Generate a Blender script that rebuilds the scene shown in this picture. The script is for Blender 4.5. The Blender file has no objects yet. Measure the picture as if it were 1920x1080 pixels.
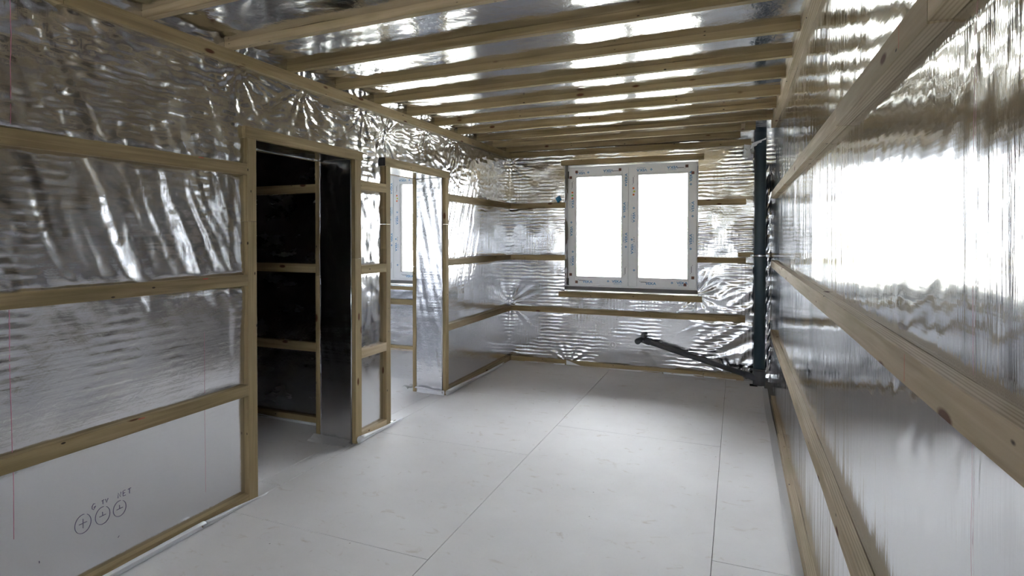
import bpy, bmesh, math, random
import numpy as np
from mathutils import Vector, Matrix
random.seed(7)
SC = bpy.context.scene
COL = SC.collection
R = math.radians

# ------------------------------------------------------------------ camera
cam = bpy.data.cameras.new('camera')
co = bpy.data.objects.new('camera', cam); COL.objects.link(co); SC.camera = co
cam.sensor_width = 36.0
cam.lens = 1051.6 / 1920 * 36
cam.shift_y = -(540 - 458.76) / 1920
cam.clip_start = 0.02; cam.clip_end = 500
co.location = (0, 0, 1.5)
co.rotation_euler = (R(90 - 0.793), R(-0.03), R(21.85))

# ------------------------------------------------------------------ sky and exposure
SC.view_settings.view_transform = 'Standard'
SC.view_settings.look = 'None'
SC.view_settings.gamma = 1.0
SC.view_settings.use_curve_mapping = False
SC.view_settings.exposure = 1.97
SKY = 14.0
w = bpy.data.worlds.new('overcast_sky'); SC.world = w; w.use_nodes = True
nt = w.node_tree; nt.nodes.clear()
out = nt.nodes.new('ShaderNodeOutputWorld'); bg = nt.nodes.new('ShaderNodeBackground')
tc = nt.nodes.new('ShaderNodeTexCoord'); sep = nt.nodes.new('ShaderNodeSeparateXYZ')
# overcast sky: three times brighter at the zenith than at the horizon
rp = nt.nodes.new('ShaderNodeValToRGB')
nt.links.new(tc.outputs['Generated'], sep.inputs[0]); nt.links.new(sep.outputs['Z'], rp.inputs[0])
rp.color_ramp.elements[0].position = 0.0; rp.color_ramp.elements[0].color = (0.322, 0.335, 0.352, 1)
rp.color_ramp.elements[1].position = 1.0; rp.color_ramp.elements[1].color = (0.945, 0.965, 1.0, 1)
nt.links.new(rp.outputs[0], bg.inputs[0]); bg.inputs[1].default_value = SKY
nt.links.new(bg.outputs[0], out.inputs[0])
cy = SC.cycles
cy.max_bounces = 24; cy.diffuse_bounces = 8; cy.glossy_bounces = 20
cy.transmission_bounces = 8; cy.transparent_max_bounces = 16
cy.caustics_reflective = True; cy.caustics_refractive = False
cy.sample_clamp_indirect = 12.0
cy.blur_glossy = 0.05

# ------------------------------------------------------------------ materials
def newmat(name):
    m = bpy.data.materials.new(name); m.use_nodes = True
    n = m.node_tree.nodes; l = m.node_tree.links
    return m, n, l, n['Principled BSDF']

def plain(name, col, rough=0.5, metal=0.0, spec=0.5):
    m, n, l, b = newmat(name)
    b.inputs['Base Color'].default_value = (*col, 1); b.inputs['Roughness'].default_value = rough
    b.inputs['Metallic'].default_value = metal; b.inputs['Specular IOR Level'].default_value = spec
    return m

def mapping(n, l, src, scale, loc=(0, 0, 0)):
    mp = n.new('ShaderNodeMapping'); l.new(src, mp.inputs['Vector'])
    mp.inputs['Scale'].default_value = scale; mp.inputs['Location'].default_value = loc
    return mp.outputs[0]

def noise(n, l, src, scale, detail=3, rough=0.5, dist=0.0):
    t = n.new('ShaderNodeTexNoise'); l.new(src, t.inputs['Vector'])
    t.inputs['Scale'].default_value = scale; t.inputs['Detail'].default_value = detail
    t.inputs['Roughness'].default_value = rough; t.inputs['Distortion'].default_value = dist
    return t.outputs['Fac']

def math_(n, l, op, a, b=None, clamp=False):
    t = n.new('ShaderNodeMath'); t.operation = op; t.use_clamp = clamp
    for i, v in enumerate((a, b)):
        if v is None: continue
        if isinstance(v, (int, float)): t.inputs[i].default_value = v
        else: l.new(v, t.inputs[i])
    return t.outputs[0]

def ramp(n, l, src, p0, p1, c0, c1):
    t = n.new('ShaderNodeValToRGB'); l.new(src, t.inputs[0])
    e = t.color_ramp.elements
    e[0].position = p0; e[0].color = (*c0, 1); e[1].position = p1; e[1].color = (*c1, 1)
    return t.outputs[0]

def mixc(n, l, fac, a, b, mode='MIX'):
    t = n.new('ShaderNodeMix'); t.data_type = 'RGBA'; t.blend_type = mode
    if isinstance(fac, (int, float)): t.inputs[0].default_value = fac
    else: l.new(fac, t.inputs[0])
    for i, v in ((6, a), (7, b)):
        if isinstance(v, tuple): t.inputs[i].default_value = (*v, 1)
        else: l.new(v, t.inputs[i])
    return t.outputs[2]

def wood_mat(name, light, dark, knot=(0.10, 0.035, 0.012)):
    m, n, l, b = newmat(name)
    tcn = n.new('ShaderNodeTexCoord'); oi = n.new('ShaderNodeObjectInfo')
    sc_ = math_(n, l, 'MULTIPLY', oi.outputs['Random'], 37.0)
    cmb = n.new('ShaderNodeCombineXYZ')
    for i in range(3): l.new(sc_, cmb.inputs[i])
    add = n.new('ShaderNodeVectorMath'); add.operation = 'ADD'
    l.new(tcn.outputs['Object'], add.inputs[0]); l.new(cmb.outputs[0], add.inputs[1])
    v = add.outputs[0]
    grain = noise(n, l, mapping(n, l, v, (1.2, 38, 38)), 1.6, 5, 0.6, 0.6)
    ring = n.new('ShaderNodeTexWave'); ring.wave_type = 'BANDS'; ring.bands_direction = 'Y'
    l.new(mapping(n, l, v, (0.35, 9, 5)), ring.inputs['Vector'])
    ring.inputs['Scale'].default_value = 4.5; ring.inputs['Distortion'].default_value = 4.0
    ring.inputs['Detail'].default_value = 2; ring.inputs['Detail Scale'].default_value = 1.2
    base = ramp(n, l, grain, 0.3, 0.72, dark, light)
    base = mixc(n, l, 0.42, base, ramp(n, l, ring.outputs['Fac'], 0.0, 0.7, tuple(c * 0.6 for c in dark), light))
    # greenish treatment blotches
    bl = noise(n, l, mapping(n, l, v, (1.0, 6, 6)), 2.2, 2)
    base = mixc(n, l, ramp(n, l, bl, 0.45, 0.75, (0, 0, 0), (0.55, 0.55, 0.55)), base,
                tuple(a * f for a, f in zip(dark, (0.80, 0.90, 0.78))))
    # knots
    def spots(scale, r0, r1):
        vo = n.new('ShaderNodeTexVoronoi'); l.new(mapping(n, l, v, scale), vo.inputs['Vector'])
        vo.inputs['Scale'].default_value = 1.0
        return ramp(n, l, vo.outputs['Distance'], r0, r1, (1, 1, 1), (0, 0, 0))
    base = mixc(n, l, spots((3.2, 8.5, 8.5), 0.075, 0.12), base, knot)
    base = mixc(n, l, spots((8, 17, 17), 0.055, 0.085), base, (0.045, 0.03, 0.02))
    tone = n.new('ShaderNodeHueSaturation'); l.new(base, tone.inputs['Color'])
    l.new(math_(n, l, 'ADD', math_(n, l, 'MULTIPLY', oi.outputs['Random'], 0.28), 0.88), tone.inputs['Value'])
    l.new(tone.outputs[0], b.inputs['Base Color'])
    b.inputs['Roughness'].default_value = 0.72; b.inputs['Specular IOR Level'].default_value = 0.25
    bu = n.new('ShaderNodeBump'); bu.inputs['Strength'].default_value = 0.35; bu.inputs['Distance'].default_value = 0.001
    l.new(grain, bu.inputs['Height']); l.new(bu.outputs[0], b.inputs['Normal'])
    return m

WOOD = wood_mat('sawn_pine', (0.43, 0.335, 0.19), (0.245, 0.178, 0.09))
WOOD_WARM = wood_mat('fresh_pine', (0.48, 0.385, 0.26), (0.32, 0.24, 0.14))

def foil_mat(name, rough=0.14, rvar=0.14, vert=0.0, horiz=0.0, weave=0.0, crinkle=0.0, col=(0.715, 0.72, 0.74), flat_ceiling=False):
    m, n, l, b = newmat(name)
    tcn = n.new('ShaderNodeTexCoord'); v = tcn.outputs['Object']
    b.inputs['Metallic'].default_value = 1.0
    b.inputs['Base Color'].default_value = (*col, 1)
    b.inputs['Roughness'].default_value = rough
    nrm = None
    def bump(h, dist):
        nonlocal nrm
        t = n.new('ShaderNodeBump'); t.inputs['Strength'].default_value = 1.0; t.inputs['Distance'].default_value = dist
        l.new(h, t.inputs['Height'])
        if nrm is not None: l.new(nrm, t.inputs['Normal'])
        nrm = t.outputs[0]
    if vert:
        patchy = ramp(n, l, noise(n, l, mapping(n, l, v, (1.3, 1.3, 0.9)), 1.7, 2), 0.40, 0.62, (0.12, 0.12, 0.12), (1, 1, 1))
        fine = noise(n, l, mapping(n, l, v, (42, 42, 0.9)), 1.0, 3, 0.6)
        wide = noise(n, l, mapping(n, l, v, (15, 15, 0.7), (3, 1, 2)), 1.0, 1, 0.5)
        bump(math_(n, l, 'MULTIPLY', math_(n, l, 'ADD', fine, wide), patchy), vert)
    if horiz: bump(noise(n, l, mapping(n, l, v, (3.5, 3.5, 60)), 1.0, 2, 0.5), horiz)
    if weave: bump(noise(n, l, mapping(n, l, v, (300, 300, 90)), 1.0, 1, 0.5), weave)
    if crinkle: bump(noise(n, l, v, 26.0, 3, 0.55, 0.8), crinkle)
    if nrm is not None: l.new(nrm, b.inputs['Normal'])
    # scuffs: slightly rougher, duller patches
    s = noise(n, l, mapping(n, l, v, (2, 2, 5)), 1.6, 4, 0.6)
    l.new(math_(n, l, 'ADD', math_(n, l, 'MULTIPLY', s, rvar), rough - rvar * 0.36), b.inputs['Roughness'])
    return m

FOIL_R = foil_mat('foil_taut', 0.10, rvar=0.10, vert=0.0024, weave=0.00006, horiz=0.0002)
FOIL_L = foil_mat('foil_creased', 0.15, vert=0.0010, weave=0.00008, horiz=0.0004, crinkle=0.0006)
FOIL_B = foil_mat('foil_rippled', 0.14, vert=0.0008, horiz=0.0010, crinkle=0.0012)
FOIL_C = foil_mat('foil_overhead', 0.10, vert=0.0, horiz=0.0, crinkle=0.0010)
FOIL_D = foil_mat('foil_shaded', 0.24, vert=0.0006, crinkle=0.0015, col=(0.50, 0.51, 0.54))  # same foil with a lowered colour, painting in the side room's shade
MEMB = plain('membrane_white_back', (0.78, 0.79, 0.82), 0.35)
MEMB_G = plain('membrane_grey_back', (0.52, 0.52, 0.53), 0.5)
PVC = plain('window_plastic', (0.88, 0.89, 0.91), 0.3)
FRAME_G = plain('sill_profile_grey', (0.17, 0.165, 0.16), 0.5)
GASKET = plain('rubber_gasket', (0.03, 0.03, 0.035), 0.6)
PRINT = plain('print_blue', (0.03, 0.27, 0.55), 0.5)
PRINT_G = plain('print_grey', (0.22, 0.24, 0.28), 0.5)
BROWN = plain('brown_block', (0.17, 0.065, 0.04), 0.5)
ORANGE = plain('sticker_orange', (0.85, 0.20, 0.05), 0.5)
GREEN = plain('sticker_green', (0.16, 0.60, 0.10), 0.5)
YELLOW = plain('sticker_yellow', (0.62, 0.62, 0.06), 0.5)
PIPE = plain('pipe_slate', (0.050, 0.078, 0.098), 0.42)
PIPE2 = plain('pipe_charcoal', (0.085, 0.087, 0.095), 0.45)
RUBBER = plain('clamp_rubber', (0.012, 0.012, 0.012), 0.7)
STEEL = plain('zinc_steel', (0.75, 0.77, 0.80), 0.25, 1.0)
INK = plain('marker_ink', (0.12, 0.09, 0.19), 0.6)
CHALK = plain('red_chalk', (0.62, 0.22, 0.33), 0.9)
REDM = plain('red_pencil', (0.50, 0.07, 0.05), 0.8)
BLACK = plain('black_paint', (0.012, 0.011, 0.010), 0.7)
BLUE_S = plain('blue_tape', (0.01, 0.16, 0.30), 0.4)
CORE = plain('wall_core', (0.30, 0.27, 0.22), 0.8)
SUB = plain('sub_floor_and_dim_walls', (0.10, 0.09, 0.08), 0.9)

m, n, l, b = newmat('floor_board_white')
tcn = n.new('ShaderNodeTexCoord'); v = tcn.outputs['Object']
g0 = noise(n, l, v, 1.3, 4, 0.6)
cfl = ramp(n, l, g0, 0.3, 0.75, (0.745, 0.73, 0.735), (0.84, 0.835, 0.845))
sm = noise(n, l, mapping(n, l, v, (5, 9, 5)), 1.4, 6, 0.65, 1.0)
cfl = mixc(n, l, ramp(n, l, sm, 0.60, 0.76, (0, 0, 0), (0.6, 0.6, 0.6)), cfl, (0.48, 0.40, 0.32))
sm2 = noise(n, l, mapping(n, l, v, (30, 12, 5)), 1.0, 3, 0.6)
cfl = mixc(n, l, ramp(n, l, sm2, 0.68, 0.78, (0, 0, 0), (0.35, 0.35, 0.35)), cfl, (0.40, 0.36, 0.33))
vo = n.new('ShaderNodeTexVoronoi'); l.new(v, vo.inputs['Vector']); vo.inputs['Scale'].default_value = 7
cfl = mixc(n, l, ramp(n, l, vo.outputs['Distance'], 0.020, 0.034, (0.7, 0.7, 0.7), (0, 0, 0)), cfl, (0.16, 0.14, 0.13))
l.new(cfl, b.inputs['Base Color']); b.inputs['Roughness'].default_value = 0.62
b.inputs['Specular IOR Level'].default_value = 0.2
FLOOR = m

m, n, l, b = newmat('window_glass')
n.remove(b)
tr = n.new('ShaderNodeBsdfTransparent'); gl = n.new('ShaderNodeBsdfGlossy'); gl.inputs['Roughness'].default_value = 0.0
fr = n.new('ShaderNodeFresnel'); fr.inputs['IOR'].default_value = 1.5
mx = n.new('ShaderNodeMixShader'); l.new(fr.outputs[0], mx.inputs[0])
l.new(tr.outputs[0], mx.inputs[1]); l.new(gl.outputs[0], mx.inputs[2])
tr.inputs[0].default_value = (0.97, 0.98, 0.98, 1)
l.new(mx.outputs[0], n['Material Output'].inputs[0])
GLASS = m

m, n, l, b = newmat('dry_grass_field')
tcn = n.new('ShaderNodeTexCoord')
l.new(ramp(n, l, noise(n, l, tcn.outputs['Object'], 0.35, 6, 0.7), 0.3, 0.75, (0.40, 0.385, 0.32), (0.58, 0.565, 0.50)), b.inputs['Base Color'])
b.inputs['Roughness'].default_value = 1.0
GRASS = m
LEAF_Y = plain('willow_leaf', (0.50, 0.47, 0.20), 0.8)
LEAF_G = plain('spruce_leaf', (0.34, 0.36, 0.27), 0.8)
BARK = plain('bark', (0.20, 0.16, 0.12), 0.9)
SHED = plain('white_enamel', (0.85, 0.85, 0.85), 0.4)

# ------------------------------------------------------------------ helpers
def link(name, me, parent=None, mat=None, smooth=False):
    o = bpy.data.objects.new(name, me); COL.objects.link(o)
    if parent is not None: o.parent = parent
    if mat is not None and me is not None: me.materials.clear(); me.materials.append(mat)
    if smooth: me.polygons.foreach_set('use_smooth', [True] * len(me.polygons))
    return o

def empty(name, loc=(0, 0, 0), kind=None):
    o = bpy.data.objects.new(name, None); COL.objects.link(o); o.location = loc
    o.empty_display_size = 0.1
    if kind: o['kind'] = kind
    return o

def tag(o, label=None, cat=None, group=None, kind=None):
    if label: o['label'] = label
    if cat: o['category'] = cat
    if group: o['group'] = group
    if kind: o['kind'] = kind
    return o

def bm_box(bm, mn, mx):
    vs = [bm.verts.new((x, y, z)) for x in (mn[0], mx[0]) for y in (mn[1], mx[1]) for z in (mn[2], mx[2])]
    for f in ((0, 1, 3, 2), (4, 6, 7, 5), (0, 4, 5, 1), (2, 3, 7, 6), (0, 2, 6, 4), (1, 5, 7, 3)):
        bm.faces.new([vs[i] for i in f])
    return vs

def mesh_of(bm, name, bevel=0.0, seg=1):
    bmesh.ops.recalc_face_normals(bm, faces=bm.faces)
    if bevel:
        bmesh.ops.bevel(bm, geom=list(bm.edges), offset=bevel, segments=seg, affect='EDGES')
    me = bpy.data.meshes.new(name); bm.to_mesh(me); bm.free(); return me

def boxes(name, lst, mat, parent=None, bevel=0.0):
    bm = bmesh.new()
    for mn, mx_ in lst: bm_box(bm, mn, mx_)
    return link(name, mesh_of(bm, name, bevel), parent, mat)

def timber(name, axis, mn, mx, mat=None, parent=None, skew=0.0, wob=0.0012):
    """sawn length of timber: long axis is the object's local X"""
    mn = Vector(mn); mx = Vector(mx); c = (mn + mx) / 2; d = mx - mn
    dims, rot = {'x': ((d.x, d.y, d.z), (0, 0, 0)), 'y': ((d.y, d.x, d.z), (0, 0, R(90))),
                 'z': ((d.z, d.y, d.x), (0, R(-90), 0))}[axis]
    L, a, b_ = dims
    ns = max(1, int(L / 0.35)); bv = 0.0016
    prof = []
    for sx, sy in ((-1, -1), (1, -1), (1, 1), (-1, 1)):
        x, y = sx * a / 2, sy * b_ / 2
        p, q = (x - sx * bv, y), (x, y - sy * bv)
        prof += ([p, q] if sx * sy < 0 else [q, p])
    prof = sorted(prof, key=lambda p: math.atan2(p[1] / b_, p[0] / a))
    bm = bmesh.new(); rings = []
    for i in range(ns + 1):
        t = -L / 2 + L * i / ns
        o1, o2 = (random.uniform(-wob, wob) if 0 < i < ns else 0, random.uniform(-wob, wob) if 0 < i < ns else 0)
        rings.append([bm.verts.new((t, p[0] + o1, p[1] + o2)) for p in prof])
    for r0, r1 in zip(rings, rings[1:]):
        for k in range(8): bm.faces.new((r0[k], r0[(k + 1) % 8], r1[(k + 1) % 8], r1[k]))
    bm.faces.new(rings[0]); bm.faces.new(rings[-1])
    o = link(name, mesh_of(bm, name), parent, mat or WOOD)
    o.location = c; o.rotation_euler = (rot[0], rot[1], rot[2] + skew)
    return o

# gradient noise, vectorised
_rs = np.random.RandomState(11)
_ang = _rs.rand(512, 512) * 2 * np.pi
def pn(x, y, seed=0):
    x = np.asarray(x, float) + seed * 13.37; y = np.asarray(y, float) + seed * 7.91
    xi = np.floor(x).astype(int); yi = np.floor(y).astype(int); xf = x - xi; yf = y - yi
    def g(ix, iy, fx, fy):
        a = _ang[ix % 512, iy % 512]; return np.cos(a) * fx + np.sin(a) * fy
    u = xf ** 3 * (xf * (xf * 6 - 15) + 10); v_ = yf ** 3 * (yf * (yf * 6 - 15) + 10)
    a = g(xi, yi, xf, yf); b_ = g(xi + 1, yi, xf - 1, yf); c = g(xi, yi + 1, xf, yf - 1); d = g(xi + 1, yi + 1, xf - 1, yf - 1)
    return (a * (1 - u) + b_ * u) * (1 - v_) + (c * (1 - u) + d * u) * v_
def sst(e0, e1, x):
    t = np.clip((x - e0) / (e1 - e0), 0, 1); return t * t * (3 - 2 * t)
def ridge(x): return 1 - np.abs(x) * 2.2
def puck(u, v, pts, A=0.006, r=0.16, n_=13):
    h = 0
    for (a, b_) in pts:
        du, dv = u - a, v - b_; d = np.hypot(du, dv); th = np.arctan2(dv, du)
        h = h + A * np.exp(-d / r) * sst(0, 0.03, d) * (np.sin(n_ * th + 2 * np.sin(5 * a)) + 0.6 * np.sin(n_ * 1.7 * th + 1))
    return h

def sheet(name, parent, mat, fmap, u0, u1, v0, v1, res, hf=None, holes=(), label=None, thick=False):
    """membrane grid; fmap(u, v, h) gives world xyz arrays"""
    def axis(a, b_, cuts):
        c = sorted({a, b_} | {x for x in cuts if a < x < b_}); outp = []
        for p, q in zip(c, c[1:]):
            k = max(1, int(round((q - p) / res))); outp += list(np.linspace(p, q, k, endpoint=False))
        return np.array(outp + [b_])
    us = axis(u0, u1, [h[i] for h in holes for i in (0, 1)]); vs = axis(v0, v1, [h[i] for h in holes for i in (2, 3)])
    U, V = np.meshgrid(us, vs, indexing='ij')
    H = hf(U, V) if hf is not None else np.zeros_like(U)
    X, Y, Z = fmap(U, V, H)
    nu, nv = U.shape
    P = np.stack([X, Y, Z], -1).reshape(-1, 3)
    I = (np.arange(nu - 1)[:, None] * nv + np.arange(nv - 1)[None, :])
    uc = (us[:-1] + us[1:]) / 2; vc = (vs[:-1] + vs[1:]) / 2
    keep = np.ones((nu - 1, nv - 1), bool)
    for (a, b_, c, d) in holes:
        keep &= ~((uc[:, None] > a) & (uc[:, None] < b_) & (vc[None, :] > c) & (vc[None, :] < d))
    I = I[keep]
    F = np.stack([I, I + nv, I + nv + 1, I + 1], -1)
    me = bpy.data.meshes.new(name)
    me.vertices.add(len(P)); me.vertices.foreach_set('co', P.astype(np.float32).ravel())
    me.loops.add(F.size); me.loops.foreach_set('vertex_index', F.astype(np.int32).ravel())
    me.polygons.add(len(F)); me.polygons.foreach_set('loop_start', np.arange(0, F.size, 4, dtype=np.int32))
    me.polygons.foreach_set('loop_total', np.full(len(F), 4, np.int32))
    me.update(calc_edges=True); me.validate()
    if holes:
        bm = bmesh.new(); bm.from_mesh(me)
        bmesh.ops.delete(bm, geom=[q for q in bm.verts if not q.link_faces], context='VERTS'); bm.to_mesh(me); bm.free()
    o = link(name, me, parent, mat, True)
    if label: o['label'] = label
    return o

def tube(bm, pts, r, seg=20, caps=True):
    """round tube through pts; r number or list"""
    pts = [Vector(p) for p in pts]; n_ = len(pts)
    rr = r if isinstance(r, (list, tuple)) else [r] * n_
    d0 = (pts[1] - pts[0]).normalized(); up = Vector((0, 0, 1)) if abs(d0.z) < 0.9 else Vector((1, 0, 0))
    a = d0.cross(up).normalized(); rings = []
    for i, p in enumerate(pts):
        d = ((pts[min(i + 1, n_ - 1)] - pts[max(i - 1, 0)])).normalized()
        a = (a - d * a.dot(d)).normalized(); b_ = d.cross(a)
        rings.append([bm.verts.new(p + (a * math.cos(t) + b_ * math.sin(t)) * rr[i]) for t in [2 * math.pi * k / seg for k in range(seg)]])
    for r0, r1 in zip(rings, rings[1:]):
        for k in range(seg): bm.faces.new((r0[k], r0[(k + 1) % seg], r1[(k + 1) % seg], r1[k]))
    if caps: bm.faces.new(rings[0]); bm.faces.new(rings[-1])

def tube_obj(name, pts, r, mat, parent=None, seg=20):
    bm = bmesh.new(); tube(bm, pts, r, seg); return link(name, mesh_of(bm, name), parent, mat, True)

# ------------------------------------------------------------------ key planes (metres)
XL, XR_, YB, ZC = -2.58, 0.322, 6.34, 2.556          # foil faces of the main room
T = 0.035                                            # batten thickness
XLf, XRf, YBf = XL + T, XR_ - T, YB - T
XI = -2.864                                          # far face of the partition
Y0 = -2.2                                            # wall behind the camera
XO = -5.6                                            # outer wall of the side rooms
D1 = (2.431, 3.321); D2 = (3.764, 4.668); DH = 2.055
YP = 3.58                                            # wall at the back of the dark room
WIN = (-1.875, -0.388, 0.866, 2.335); WSH = -3.17
WIN2 = (WIN[0] + WSH, WIN[1] + WSH, WIN[2], WIN[3])
WIN3 = (-1.50, -0.80, 1.15, 2.00)                     # small window behind the camera

# ------------------------------------------------------------------ setting: floor
floor = boxes('floor', [((XO - 0.3, Y0 - 0.3, -0.20), (XR_ + 0.3, YB + 0.3, -0.016))], SUB)
tag(floor, 'floor of large white boards butted together with thin seams', kind='structure')
gap = 0.0014
def floor_col(x0, x1, cuts):
    for a, b_ in zip(cuts, cuts[1:]):
        dz = random.uniform(-0.0006, 0.0)
        o = boxes('floor_board', [((x0 + gap, a + gap, -0.016), (x1 - gap, b_ - gap, dz))], FLOOR, floor, 0.0008)
floor_col(-0.10, 0.262, [Y0, 0.22, 2.742, 5.27, YB])
floor_col(-1.325, -0.10, [Y0, -0.62, 1.82, 4.257, YB])
floor_col(-2.55, -1.325, [Y0, -0.19, 2.255, 3.607, 4.85, YB])
floor_col(-2.70, -2.55, [Y0, 0.6, 2.60, 5.05, YB])
floor_col(-3.925, -2.70, [Y0, 0.2, 2.64, 5.08, YB])
floor_col(XO, -3.925, [Y0, 1.2, 3.6, YB])

# ------------------------------------------------------------------ setting: walls
def damp(v, zs, w_=0.055):
    d = np.ones_like(v)
    for z in zs: d = d * sst(0.02, w_, np.abs(v - z))
    return d
ZB = (0.02, 0.636, 1.256, 1.877)

def h_left(y, z):
    h = 0.010 * pn(y / 0.55, z / 0.7, 1) + 0.0030 * pn(y / 0.16, z / 0.22, 2)
    # long drooping folds fanning down from the top left corner of the sheet
    s = (y - 1.0) + 0.42 * (z - 2.4) + 0.05 * pn(y / 0.4, z / 0.3, 3)
    t = (z - 0.9)
    m_ = sst(0.95, 1.35, z) * sst(2.75, 2.1, y) * sst(0.6, 1.1, y)
    h = h + m_ * (0.0065 * ridge(pn(s / 0.16, t / 1.2, 4)) + 0.0035 * ridge(pn(s / 0.065, t / 0.5, 5)) + 0.0016 * pn(y / 0.06, z / 0.035, 15) + 0.0010 * pn(y / 0.04, z / 0.15, 16))
    # crumpled band under the wall plate
    m2 = sst(1.75, 2.05, z)
    h = h + m2 * (0.0040 * ridge(pn(y / 0.13 + z / 0.35, z / 0.06, 6)) + 0.0018 * pn(y / 0.035, z / 0.03, 7))
    # slanting stretch marks right of the second doorway
    m3 = sst(4.6, 4.8, y) * sst(5.75, 5.1, y) * sst(0.9, 1.4, z)
    h = h + m3 * (0.0060 * ridge(pn((y - 0.40 * z) / 0.085, (z + 0.4 * y) / 0.9, 8)) + 0.0035 * pn((y - 0.42 * z) / 0.04, (z + 0.4 * y) / 0.6, 17))
    m5 = sst(3.35, 3.4, y) * sst(3.75, 3.7, y)
    h = h + m5 * (0.0045 * pn(y / 0.07, z / 0.12, 18) + 0.002 * pn(y / 0.03, z / 0.06, 19))
    m4 = sst(4.7, 5.2, y)
    h = h + m4 * 0.0016 * pn(y / 0.030, z / 0.6, 9)
    # dimple rows, stacked dashes
    mk = sst(0.02, 0.22, pn(y / 0.28, z / 0.9, 10)) * sst(0.55, 1.35, z)
    h = h + mk * 0.0022 * np.sin(2 * np.pi * z / 0.042 + 2.2 * pn(y / 0.1, z / 0.2, 11)) * (0.6 + 0.8 * pn(y / 0.05, z / 0.05, 12))
    zl = 2.262 - 0.010 * (y - 1.2) + 0.02 * pn(y / 0.4, 0 * y + 0.3, 14)
    h = h + 0.0045 * np.exp(-((z - zl) / 0.012) ** 2) * sst(2.3, 2.1, y)
    h = h + 0.004 * (sst(2.275, 2.29, y) - 0.5) * sst(0.6, 1.0, z)
    low = sst(0.65, 0.25, z)
    h = h * (1 - 0.80 * low)
    h = h * damp(z, ZB)
    h = h + puck(y, z, [(2.33, 2.43), (2.82, 2.43), (3.45, 2.43), (3.72, 2.30), (4.35, 2.43), (4.95, 2.42), (4.8, 2.1)], 0.0048)
    return np.clip(h + 0.002, -0.014, 0.018)
def h_right(y, z):
    h = 0.010 * pn(y / 1.1, z / 1.3, 21) + 0.0022 * pn(y / 0.28, z / 0.55, 22) + 0.0011 * pn(y / 0.06, z / 0.8, 23)
    h = h + 0.0010 * pn(y / 0.12, z / 0.05, 24) * sst(1.5, 2.2, z)
    h = h + 0.0012 * pn((y + z) / 0.05, (y - z) / 0.4, 25) * sst(2.2, 1.2, y)
    return np.clip(h * damp(z, ZB) , -0.014, 0.016)
def h_back(x, z):
    h = 0.008 * pn(x / 0.5, z / 0.5, 31) + 0.0030 * pn(x / 0.12, z / 0.14, 32)
    mk = sst(-0.10, 0.12, pn(x / 0.35, z / 0.40, 33))
    h = h + mk * 0.0026 * np.sin(2 * np.pi * z / 0.040 + 2.5 * pn(x / 0.12, z / 0.1, 34))
    mk2 = sst(0.0, 0.2, pn(x / 0.30, z / 0.5, 35))
    h = h + mk2 * 0.0016 * np.sin(2 * np.pi * x / 0.035 + 2 * pn(x / 0.1, z / 0.1, 36))
    # rounded diagonal folds low on the right
    s = (z - 0.35) - 0.55 * (x + 0.3)
    h = h + 0.010 * ridge(pn(s / 0.14, (x + z) / 0.7, 37)) * sst(-0.75, -0.2, x) * sst(1.35, 0.9, z)
    h = h + puck(x, z, [(-1.83, 0.02), (-2.56, 0.70), (-2.56, 2.40), (-0.40, 0.88), (-0.05, 0.02)], 0.008, 0.15)
    return np.clip(h * damp(z, ZB, 0.05) + 0.002, -0.014, 0.018)
def h_ceil(x, y):
    h = 0.008 * pn(x / 0.7, y / 0.25, 41) + 0.0022 * pn(x / 0.16, y / 0.07, 42)
    h = h + 0.006 * ridge(pn(x / 0.14, y / 0.10, 43)) * sst(-2.0, -2.5, x)
    return np.clip(h * 0.8 + 0.004, 0.0, 0.014)
def h_plain(u, v): return 0.009 * pn(u / 0.4, v / 0.35, 51) + 0.004 * pn(u / 0.12, v / 0.06, 52)

wall_left = boxes('wall_left', [((XI + 0.02, Y0, 0), (XL - 0.02, D1[0] - 0.012, 2.60)), ((XI + 0.02, D1[1] + 0.02, 0), (XL - 0.02, D2[0] - 0.012, 2.60)),
    ((XI + 0.02, D2[1] + 0.02, 0), (XL - 0.02, YB + 0.02, 2.60)), ((XI + 0.02, D1[0] - 0.012, DH + 0.02), (XL - 0.02, D1[1] + 0.02, 2.60)),
    ((XI + 0.02, D2[0] - 0.012, DH + 0.02), (XL - 0.02, D2[1] + 0.02, 2.60))], CORE)
tag(wall_left, 'left partition wrapped in creased silver foil with two door openings', kind='structure')
fL = lambda u, v, h: (XL + h, u, v)
holesL = [(D1[0], D1[1], -1, DH), (D2[0], D2[1], -1, DH)]
sheet('foil_sheet', wall_left, FOIL_L, fL, Y0, YB, 0, 2.56, 0.0125, h_left, holesL, 'creased silver foil facing the main room')
fI = lambda u, v, h: (XI - h, u, v)
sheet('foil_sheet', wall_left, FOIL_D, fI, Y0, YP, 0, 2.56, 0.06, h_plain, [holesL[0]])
sheet('foil_sheet', wall_left, FOIL_L, fI, YP + 0.12, YB, 0, 2.56, 0.06, h_plain, [holesL[1]])

wall_right = boxes('wall_right', [((XR_ + 0.02, Y0 - 0.2, 0), (XR_ + 0.22, YB + 0.25, 2.60))], CORE)
tag(wall_right, 'long right wall covered in taut silver foil that mirrors the windows', kind='structure')
fR = lambda u, v, h: (XR_ - h, u, v)
sheet('foil_sheet', wall_right, FOIL_R, fR, Y0, YB, 0, 2.56, 0.0125, h_right, label='taut silver foil with vertical streaks')

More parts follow.
